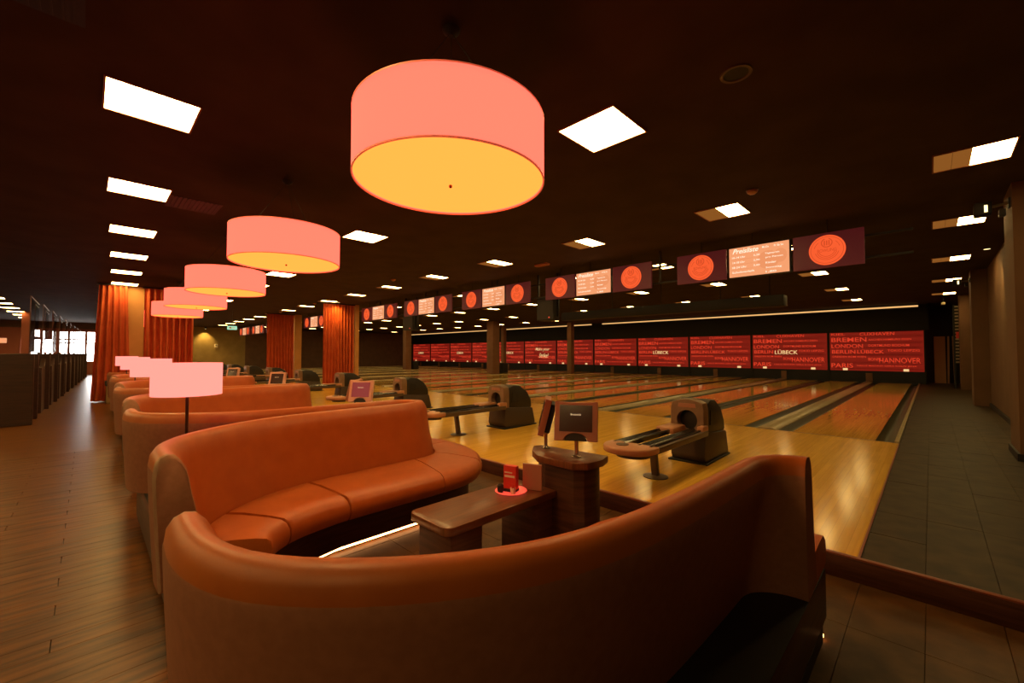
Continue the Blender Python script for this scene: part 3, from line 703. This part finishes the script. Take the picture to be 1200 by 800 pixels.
# ------------------------------------------------------------------ ball returns
HZ = .90
def ball_return(loc, label):
    t = thing('ball_return', label, 'ball return', loc, 0, 'ball returns on the approach')
    # hood: front face arch, side outline tapering to the rear
    W = .20
    # side outline (y, z) of the lower body and upper hood
    low = [(5.24, .02), (5.20, .10), (5.24, .42), (5.95, .36), (6.02, .06), (6.00, .02)]
    MB().prism(low, -W - .01, W + .01, lambda a, b, z: (z, a, b * HZ)).build('lower_body', M_lowbody, t, bevel=.02)
    MB().prism([(-.24, 5.19), (.24, 5.19), (.22, 6.05), (-.22, 6.05)], 0, .022).build('base_plate', M_black, t, bevel=.004)
    up = [(5.30, .40), (5.30, .70), (5.34, .80), (5.46, .845), (5.62, .83), (5.82, .70), (5.93, .52), (5.95, .36)]
    MB().prism(up, -W + .005, W - .005, lambda a, b, z: (z, a, b * HZ)).build('rear_cover', M_return_black, t, bevel=.03)
    # front face: rounded arch with a round ball opening
    fr = [(-W - .005, .40), (-W - .005, .735)] + [((W + .005) * math.cos(PI - PI * i / 12), .735 + .12 * math.sin(PI * i / 12) ** .5) for i in range(1, 12)] + [(W + .005, .735), (W + .005, .40)]
    n = 28; hole = [(.125 * math.cos(2 * PI * i / n), .575 + .135 * math.sin(2 * PI * i / n)) for i in range(n)]
    def outer(a):
        # where a ray from the opening's centre meets the face outline
        dx, dz = math.cos(a), math.sin(a); best = None
        for (ax, az), (bx, bz) in zip(fr, fr[1:] + fr[:1]):
            ex, ez = bx - ax, bz - az; den = dx * ez - dz * ex
            if abs(den) < 1e-9: continue
            tt = ((ax - 0) * ez - (az - .575) * ex) / den; uu = ((ax - 0) * dz - (az - .575) * dx) / den
            if tt > 0 and -1e-6 <= uu <= 1 + 1e-6: best = tt if best is None else min(best, tt)
        return (dx * best, .575 + dz * best)
    out = [outer(2 * PI * i / n) for i in range(n)]
    m = MB(); yf, yb = 5.21, 5.33
    m.grid([[(a, yb, b * HZ) for a, b in out], [(a, yf, b * HZ) for a, b in out], [(a, yf - .012, b * HZ) for a, b in [(x * .97, .575 + (z - .575) * .97) for x, z in out]], [(a, yf - .012, b * HZ) for a, b in hole], [(a, yb, b * HZ) for a, b in hole]], closed_v=True)
    fa = m.build('front_face', M_taupe, t, smooth=True, angle=40)
    MB().add([(a, yb - .01, b * HZ) for a, b in hole], [list(range(n))]).build('ball_opening', M_black, fa)
    MB().prism([(-.11, .745), (.11, .745), (.10, .80), (-.10, .80)], 5.192, 5.20, lambda a, b, z: (a, z, b * HZ)).build('badge_panel', M_bezel, fa, bevel=.002, seg=1)
    MB().prism([(5.40, .50), (5.56, .50), (5.58, .66), (5.42, .70)], W - .006, W + .004, lambda a, b, z: (z, a, b * HZ)).build('side_vent', M_black, t)
    # rack: two side rails, dark track inlays, rounded front bumper
    for q in (-1, 1):
        rail = [(q * .225 - .022, .425), (q * .225 + .022, .425), (q * .225 + .027, .49), (q * .225 - .027, .49)]
        MB().prism(rail, 3.82, 5.22, lambda a, b, z: (a, z, b - .075)).build('side_rail', M_taupedk, t, bevel=.008)
        tr = [(q * .137 - .068, .455), (q * .137 + .068, .455), (q * .137 + .075, .505), (q * .137 + .055, .51), (q * .137 + .035, .48), (q * .137 - .035, .48), (q * .137 - .055, .51), (q * .137 - .075, .505)]
        MB().prism(tr, 3.85, 5.20 if q > 0 else 4.86, lambda a, b, z: (a, z, b - .075)).build('ball_track', M_track, t)
    tip = [(.265 * math.cos(PI + PI * i / 14), 3.82 + .25 * math.sin(PI + PI * i / 14)) for i in range(15)] + [(.265, 3.92), (-.265, 3.92)]
    b = MB().prism(tip, .362, .428).build('front_bumper', M_rackpink, t, bevel=.02, seg=3)
    MB().prism([(x * .62 + .03, 3.82 + (y - 3.82) * .6) for x, y in tip], .32, .362).build('bumper_base', M_taupedk, b)
    MB().lathe([(.06, 0), (.06, .006), (.03, .004)], 24, c=(-.05, 3.76, .428)).build('hand_dryer', M_taupedk, b)
    MB().prism([(-.24, 4.86), (-.02, 4.86), (-.02, 5.22), (-.24, 5.22)], .38, .455).build('return_scoop', M_rackpink, t, bevel=.02)
    MB().prism([(.16, 5.08), (.24, 5.08), (.24, 5.25), (.16, 5.25)], .385, .47).build('rail_end', M_rackpink, t, bevel=.015)
    lg = MB(); lg.prism([(-.035, .0), (.035, .0), (.035, .36), (-.035, .36)], -.03, .03, lambda a, b, z: (a, 4.36 + z - b * .16, b + .01)); lg.build('leg', M_taupedk, t, bevel=.008)
    MB().lathe([(.13, 0), (.13, .008), (.06, .02)], 28, c=(0, 4.36, 0)).build('foot', M_taupedk, t, smooth=True)
    return t
b0 = ball_return((C0 - .05, 0, AP), 'nearest ball return with a taupe hood and long rack, right of the console')
for k in range(1, 12):
    dup(b0, (C0 - .05 - (P - .02) * k, -.03, AP), f'ball return on the approach, {ORD[k]} from the right wall')
BALLC = [(.02, .02, .025), (.25, .02, .02), (.02, .04, .12)]

# ------------------------------------------------------------------ curtains and clad columns
def curtain(x0, y0, x1, y1, z1, label, folds, depth=.09, flare=.0):
    m = MB(); n = folds * 10; rows = []
    L = math.hypot(x1 - x0, y1 - y0); tx, ty = (x1 - x0) / L, (y1 - y0) / L; nx, ny = -ty, tx
    ph = [random.uniform(.7, 1.3) for _ in range(folds + 2)]
    for j in range(9):
        z = .02 + (z1 - .02) * j / 8; r = []
        for i in range(n + 1):
            s = i / n; fl = i / 10; a = ph[int(fl)] * (1 - fl % 1) + ph[int(fl) + 1] * (fl % 1)
            d = depth * a * math.sin(2 * PI * fl) * (.65 + .35 * (1 - j / 8)) + .012 * math.sin(7 * s + j)
            e = (s - .5) * flare * (1 - j / 8)
            r.append((x0 + tx * (s * L + e) + nx * d, y0 + ty * (s * L + e) + ny * d, z))
        rows.append(r)
    m.grid(rows); m.grid([[(x - nx * .012, y - ny * .012, z) for x, y, z in r] for r in rows])
    t = thing('curtain', label, 'curtain', (0, 0, 0), 0, 'orange curtains by the columns')
    m.build('cloth', M_curtain, t, smooth=True, angle=80)
    MB().box(min(x0, x1) - .03, max(x0, x1) + .03, y0 - .05, y1 + .05, z1, z1 + .04).build('curtain_track', M_black, t)
CT = CEIL - .045
t = thing('added_curtain_light', 'added warm downlight for the glow at the top of the widest curtain', 'downlight', (-17.72, 7.45, CEIL - .002))
MB().lathe([(.05, -.004), (.065, -.008), (.065, 0), (.05, 0)], 16, cap=False).build('ring', M_black, t); MB().lathe([(.05, -.003), (.02, -.002)], 16).build('lens', M_spotlit, t)
l = bpy.data.lights.new('added_curtain_beam', 'SPOT'); l.energy = 90; l.color = (1, .55, .10); l.spot_size = 2.0; l.spot_blend = .9; l.shadow_soft_size = .04  # lamp put in to give the curtain top its golden glow
lo = bpy.data.objects.new('added_curtain_beam', l); COL.objects.link(lo); lo.parent = t; lo.location = (0, 0, -.02); lo.rotation_euler = (0, .3, 0)
curtain(-18.0, .22, -17.9, .86, CT, 'orange red curtain left of the tan column, at the edge of the aisle', 5, .07, .25)
curtain(-18.0, 1.28, -17.9, 2.55, CT, 'orange red curtain right of the tan column, behind the pendant lamps', 8)
curtain(-18.05, 6.95, -18.05, 8.27, CT, 'widest orange curtain, lit from above, left of the overhead displays', 10, .07)
curtain(-24.9, 6.68, -24.9, 8.0, CT, 'farther dull red curtain between the sofas and the approach', 9)
for (x, y0, y1) in ((-18.1, .86, 1.28), (-18.0, 8.32, 8.49), (-24.9, 8.05, 8.42)):
    f = MB(); f.box(x - .4, x, y0, y1, 0, CEIL); struct(f.build('column', M_tancol))
t = thing('bin', 'small olive box with a dark lid beside the leftmost curtain', 'bin', (-17.35, .64, 0))
MB().box(-.24, .24, -.22, .22, 0, .52).build('body', M_olive, t, bevel=.01); MB().box(-.27, .27, -.25, .25, .52, .66).build('lid', M_black, t, bevel=.02)

# ------------------------------------------------------------------ booths at the left with glass screens
def booth_meshes():
    out = []
    m = MB().box(-.06, .06, -2.6, .0, 0, 1.46); out.append(('partition', m.mesh('partition', M_boothwood, bevel=.01, seg=1)))
    m = MB().prism([(-1.14, 0), (-1.14, 1.12), (-.45, 1.15), (-.06, 1.34), (-.06, 0)], -.16, -.08, lambda a, b, z: (a, z, b)); out.append(('side_panel', m.mesh('side_panel', M_boothwood, bevel=.008, seg=1)))
    m = MB().prism([(1.14, 0), (1.14, 1.12), (.45, 1.15), (.06, 1.34), (.06, 0)], -.16, -.08, lambda a, b, z: (a, z, b)); out.append(('side_panel', m.mesh('side_panel', M_boothwood, bevel=.008, seg=1)))
    for s in (-1, 1):
        m = MB().box(min(s * .08, s * .62), max(s * .08, s * .62), -2.55, -.17, .30, .46); out.append(('bench_seat', m.mesh('bench_seat', M_leather, bevel=.03)))
        m = MB().box(min(s * .065, s * .2), max(s * .065, s * .2), -2.55, -.17, .46, 1.15); out.append(('bench_back', m.mesh('bench_back', M_cover, bevel=.03)))
        m = MB().box(min(s * .08, s * .55), max(s * .08, s * .55), -2.55, -.17, .0, .30); out.append(('bench_base', m.mesh('bench_base', M_boothwood)))
    m = MB().box(-.07, .07, -.03, .012, 1.46, 1.50); out.append(('cap_rail', m.mesh('cap_rail', M_boothwood)))
    return out
BMS = booth_meshes()
GP = MB().box(-1.13, 1.13, -.006, .006, 1.505, 2.75).mesh('glass_pane', M_glass)
GPOST = MB().tube((0, 0, 1.465), (0, 0, 2.78), .008, 8).mesh('glass_post', M_metal)
GRAIL = MB().box(-1.16, 1.16, -.010, .010, 2.75, 2.77).mesh('top_rail', M_metal)
for k in range(11):
    x = -14.4 - 2.3 * k; y = -.78 + .034 * (-x - 14)
    t = thing('booth', 'nearest dark wooden booth at the left edge, open to the aisle' if k == 0 else f'dark wooden booth along the left of the aisle, {ORD[k]} from the front', 'booth', (x, y, 0), 0, 'wooden booths along the aisle')
    for nm, me in BMS: link(nm, me, t)
    if k == 0: link('partition', BMS[0][1], t, (1.2, 0, 0))
    t = thing('glass_screen', 'nearest glass screen above the booths at the left edge' if k == 0 else f'glass screen above the {ORD[k]} booth from the front', 'glass screen', (x - 1.15, y - .15, 0), 0, 'glass screens above the booths')
    link('glass_pane', GP, t); link('top_rail', GRAIL, t); link('glass_post', GPOST, t, (1.15, 0, 0))
f = MB(); f.box(-22.4, -22.0, -3.4, -3.0, 0, CEIL); struct(f.build('column', M_brownwall))
f = MB(); f.box(-33.4, -33.1, -2.4, -2.1, 0, CEIL); struct(f.build('column', M_redframe))
# windows in the end wall
def window(n, y0, y1, z0, z1, vs, hs):
    fr = MB(); x = XL + .03
    t = struct(fr.box(x, x + .05, y0 - .08, y0, z0, z1).box(x, x + .05, y1, y1 + .08, z0, z1).box(x, x + .05, y0 - .08, y1 + .08, z1, z1 + .08).box(x, x + .05, y0 - .08, y1 + .08, z0 - .08, z0).build(f'window_{n}', M_redframe))
    ys = [y0] + [y0 + (y1 - y0) * v for v in vs] + [y1]; zs = [z0] + [z0 + (z1 - z0) * v for v in hs] + [z1]
    for a, b in zip(ys, ys[1:]):
        for c, d in zip(zs, zs[1:]): MB().box(x + .005, x + .015, a + .025, b - .025, c + .025, d - .025).build('pane', M_window, t)
    for v in ys[1:-1]: MB().box(x + .002, x + .045, v - .06, v + .06, z0, z1).build('mullion', M_redframe, t)
    for v in zs[1:-1]: MB().box(x + .002, x + .04, y0, y1, v - .04, v + .04).build('transom', M_redframe, t)
window(1, -3.05, -1.60, .9, 2.42, (.28, .62, .75), ())
window(2, -1.25, .50, .9, 2.98, (.2, .35, .68), (.62, .74))
window(3, -2.62, -2.22, 2.56, 3.05, (), ())
f = MB(); f.box(XL, XL + .03, -8, .62, 0, CEIL - .45); struct(f.build('wall_end_panelling', M_redframe))
t = thing('wall_sign', 'small salmon lit sign on the red brown wall at far left', 'sign', (XL + .03, -3.85, 2.3)); MB().box(0, .05, -.22, .22, -.16, .16).build('sign_face', M_disp, t, bevel=.01); MB().box(-.01, .0, -.24, .24, -.18, .18).build('sign_back', M_metal, t)
# green exit sign
t = thing('exit_sign', 'small green exit sign under the ceiling beyond the pendant lamps', 'exit sign', (-24.0, 4.93, 2.62))
MB().box(-.03, .03, -.2, .2, 0, .18).build('sign_face', M_green, t, bevel=.01); MB().tube((0, 0, .18), (0, 0, 1.0), .01, 6).build('hanger', M_cable, t)
f = MB(); f.box(-24 + .031, -24 + .034, 4.93 - .14, 4.93 - .04, 2.66, 2.76).build('arrow', M_white, None); bpy.data.objects.remove(bpy.data.objects['arrow'])
MB().box(.031, .034, -.13, -.03, .05, .13).build('running_figure', M_white, t); MB().prism([(.02, .06), (.14, .09), (.02, .12)], .031, .034, lambda a, b, z: (z, a, b)).build('arrow', M_white, t)
# small wall box on olive wall, warm wall washer above it
t = thing('wall_washer', 'small warm spotlight at the top of the far olive wall', 'spotlight', (XL + .5, 6.7, CEIL - .02))
MB().lathe([(.07, -.14), (.07, 0)], 16).build('housing', M_black, t, smooth=True); MB().lathe([(.055, -.146), (.03, -.142)], 16).build('lens', M_spotlit, t)
l = bpy.data.lights.new('washer_beam', 'SPOT'); l.energy = 220; l.color = (1, .62, .16); l.spot_size = 1.7; l.spot_blend = .8; l.shadow_soft_size = .06
lo = bpy.data.objects.new('washer_beam', l); COL.objects.link(lo); lo.parent = t; lo.location = (0, 0, -.17); lo.rotation_euler = (0, .25, 0)
t = thing('wall_box', 'small pale box mounted on the far olive wall', 'box', (XL + .06, 7.5, 1.95)); MB().box(0, .08, -.12, .12, 0, .3).build('housing', M_white, t, bevel=.01); MB().box(.08, .085, -.06, .06, .18, .25).build('display', M_black, t)

# ------------------------------------------------------------------ right wall: spotlights, storage corner
def wall_spot(loc, label, e):
    t = thing('wall_spotlight', label, 'spotlight', loc, 0, 'bracket spotlights on the right wall')
    MB().tube((0, 0, 0), (-.20, 0, -.02), .018, 8).build('bracket', M_galv, t); MB().box(-.02, .02, -.05, .05, -.06, .06).build('wall_plate', M_black, t)
    h = MB().box(-.32, -.16, -.09, .09, -.12, .05).build('housing', M_black, t, bevel=.015)
    MB().box(-.23, -.20, -.095, -.09, -.09, .0).build('lens', M_spotlit, h)
    MB().box(-.10, -.04, -.06, .06, -.16, -.07).build('junction_box', M_black, t, bevel=.008)
    return t
wall_spot((.76, 8.3, 3.40), 'nearer black bracket spotlight at the top of the right wall', 1)
wall_spot((.76, 16.2, 3.38), 'farther black bracket spotlight at the top of the right wall', 1)
for n, (y, e, s) in enumerate(((9.6, 90, 'nearer'), (13.0, 90, 'middle'), (17.6, 70, 'farther'))):
    t = thing('wall_washer', f'{s} recessed downlight washing the right wall between pilasters', 'downlight', (.86, y, CEIL - .002), 0, 'wall washers on the right')
    MB().lathe([(.05, -.004), (.065, -.008), (.065, 0), (.05, 0)], 16, cap=False).build('ring', M_black, t); MB().lathe([(.05, -.003), (.02, -.002)], 16).build('lens', M_spotlit, t)
    l = bpy.data.lights.new('washer_beam', 'SPOT'); l.energy = e; l.color = (1, .60, .14); l.spot_size = .9; l.spot_blend = .9; l.shadow_soft_size = .04
    lo = bpy.data.objects.new('washer_beam', l); COL.objects.link(lo); lo.parent = t; lo.location = (0, 0, -.02); lo.rotation_euler = (0, -.12, 0)
t = thing('storage_board', 'wide pale board leaning in the dark corner beside the masks', 'board', (.28, 26.9, AP)); MB().prism([(-.18, 0), (.18, 0), (.18, 2.1), (-.18, 2.1)], -.02, .02, lambda a, b, z: (a, z + b * .12, b)).build('panel', M_raw, t)
for n, (x, a, s) in enumerate(((.53, .03, 'left'), (.73, -.03, 'right'))):
    t = thing('storage_board', f'{s} narrow board leaning next to the wide pale board', 'board', (x, 26.85, AP)); MB().prism([(-.03, 0), (.03, 0), (.03 + a, 2.1), (-.03 + a, 2.1)], -.02, .02, lambda q, b, z: (q, z + b * .12, b)).build('panel', M_raw, t)
t = thing('perforated_rack', 'tall perforated metal rack strip in the far right corner', 'rack', (.78, 23.4, AP))
pr = MB()
for x in (-.14, .14): pr.box(x - .025, x + .025, -.03, .03, 0, 3.2)
pr.build('upright', M_black, t)
sl = MB().box(-.11, .11, -.032, .0, -.03, .03).mesh('slot_plate', M_galv)
for j in range(18): link('slot_plate', sl, t, (0, 0, 1.0 + j * .125))
t = thing('red_tag', 'small red tag hanging on the perforated rack', 'tag', (.80, 23.362, 2.05), 0); MB().box(-.11, .11, -.02, .0, 0, .24).build('card', M_red, t); MB().box(-.02, .02, -.02, .0, .24, .32).build('strap', M_black, t)
for n, (x, y, s) in enumerate(((.36, 22.4, 'the right wall'),)):
    t = thing('ceiling_camera', 'small camera under the ceiling near the far right corner', 'camera', (x, y, CEIL - .35)); MB().box(-.06, .06, -.12, .12, 0, .1).build('housing', M_galv, t, bevel=.01); MB().tube((0, 0, .1), (0, 0, .35), .015, 8).build('mount', M_black, t)

# ------------------------------------------------------------------ things on the ceiling
t = thing('ceiling_speaker', 'round dark ceiling speaker with a thin ring, right of the nearest pendant', 'speaker', (-1.02, 3.47, CEIL))
MB().lathe([(.085, -.004), (.088, -.010), (.11, -.010), (.113, 0)], 32, cap=False).build('ring', M_taupedk, t, smooth=True); MB().lathe([(.084, -.003), (.01, -.004)], 32).build('grille', M_black, t)
t = thing('smoke_detector', 'small orange smoke detector on the ceiling before the right display', 'smoke detector', (-1.63, 6.14, CEIL))
MB().lathe([(.065, -.0), (.06, -.03), (.035, -.05), (.01, -.052)], 24).build('housing', M_rackpink, t, smooth=True); MB().lathe([(.075, -.008), (.075, 0)], 24).build('base', M_taupedk, t)
for n, (x, y, s) in enumerate(((-11.0, 6.2, 'between the third and fourth displays'), (-18.6, 6.8, 'above the widest curtain'), (-23.8, 7.0, 'behind the widest curtain'))):
    t = thing('smoke_detector', f'small smoke detector on the ceiling {s}', 'smoke detector', (x, y, CEIL), 0, 'smoke detectors')
    MB().lathe([(.07, 0), (.065, -.035), (.02, -.06)], 20).build('housing', M_rackpink, t, smooth=True); MB().lathe([(.08, -.008), (.08, 0)], 20).build('base', M_taupedk, t)
def vent(x, y, label, m=None):
    t = thing('ceiling_vent', label, 'vent', (x, y, CEIL), 0, 'dark ceiling vents'); MB().box(-.30, .30, -.30, .30, -.006, 0).build('plate', m or M_black, t)
    for j in range(-5, 6): MB().box(-.28, .28, j * .05 - .006, j * .05 + .006, -.012, -.006).build('slat', M_cable, t)
vent(-7.55, 1.05, 'dark square vent right of the second aisle light')
vent(-3.62, .05 - .4, 'dark square vent left of the nearest aisle light'); vent(-.2, 1.45, 'dark square vent above the nearest pendant lamp')
t = thing('ceiling_sensor', 'slim amber sensor box on the ceiling between two displays', 'sensor', (-6.58, 7.65, CEIL)); MB().box(-.2, .2, -.06, .06, -.05, 0).build('housing', M_rackpink, t, bevel=.01); MB().box(-.16, .16, -.05, .05, -.055, -.05).build('cover', M_frame, t)
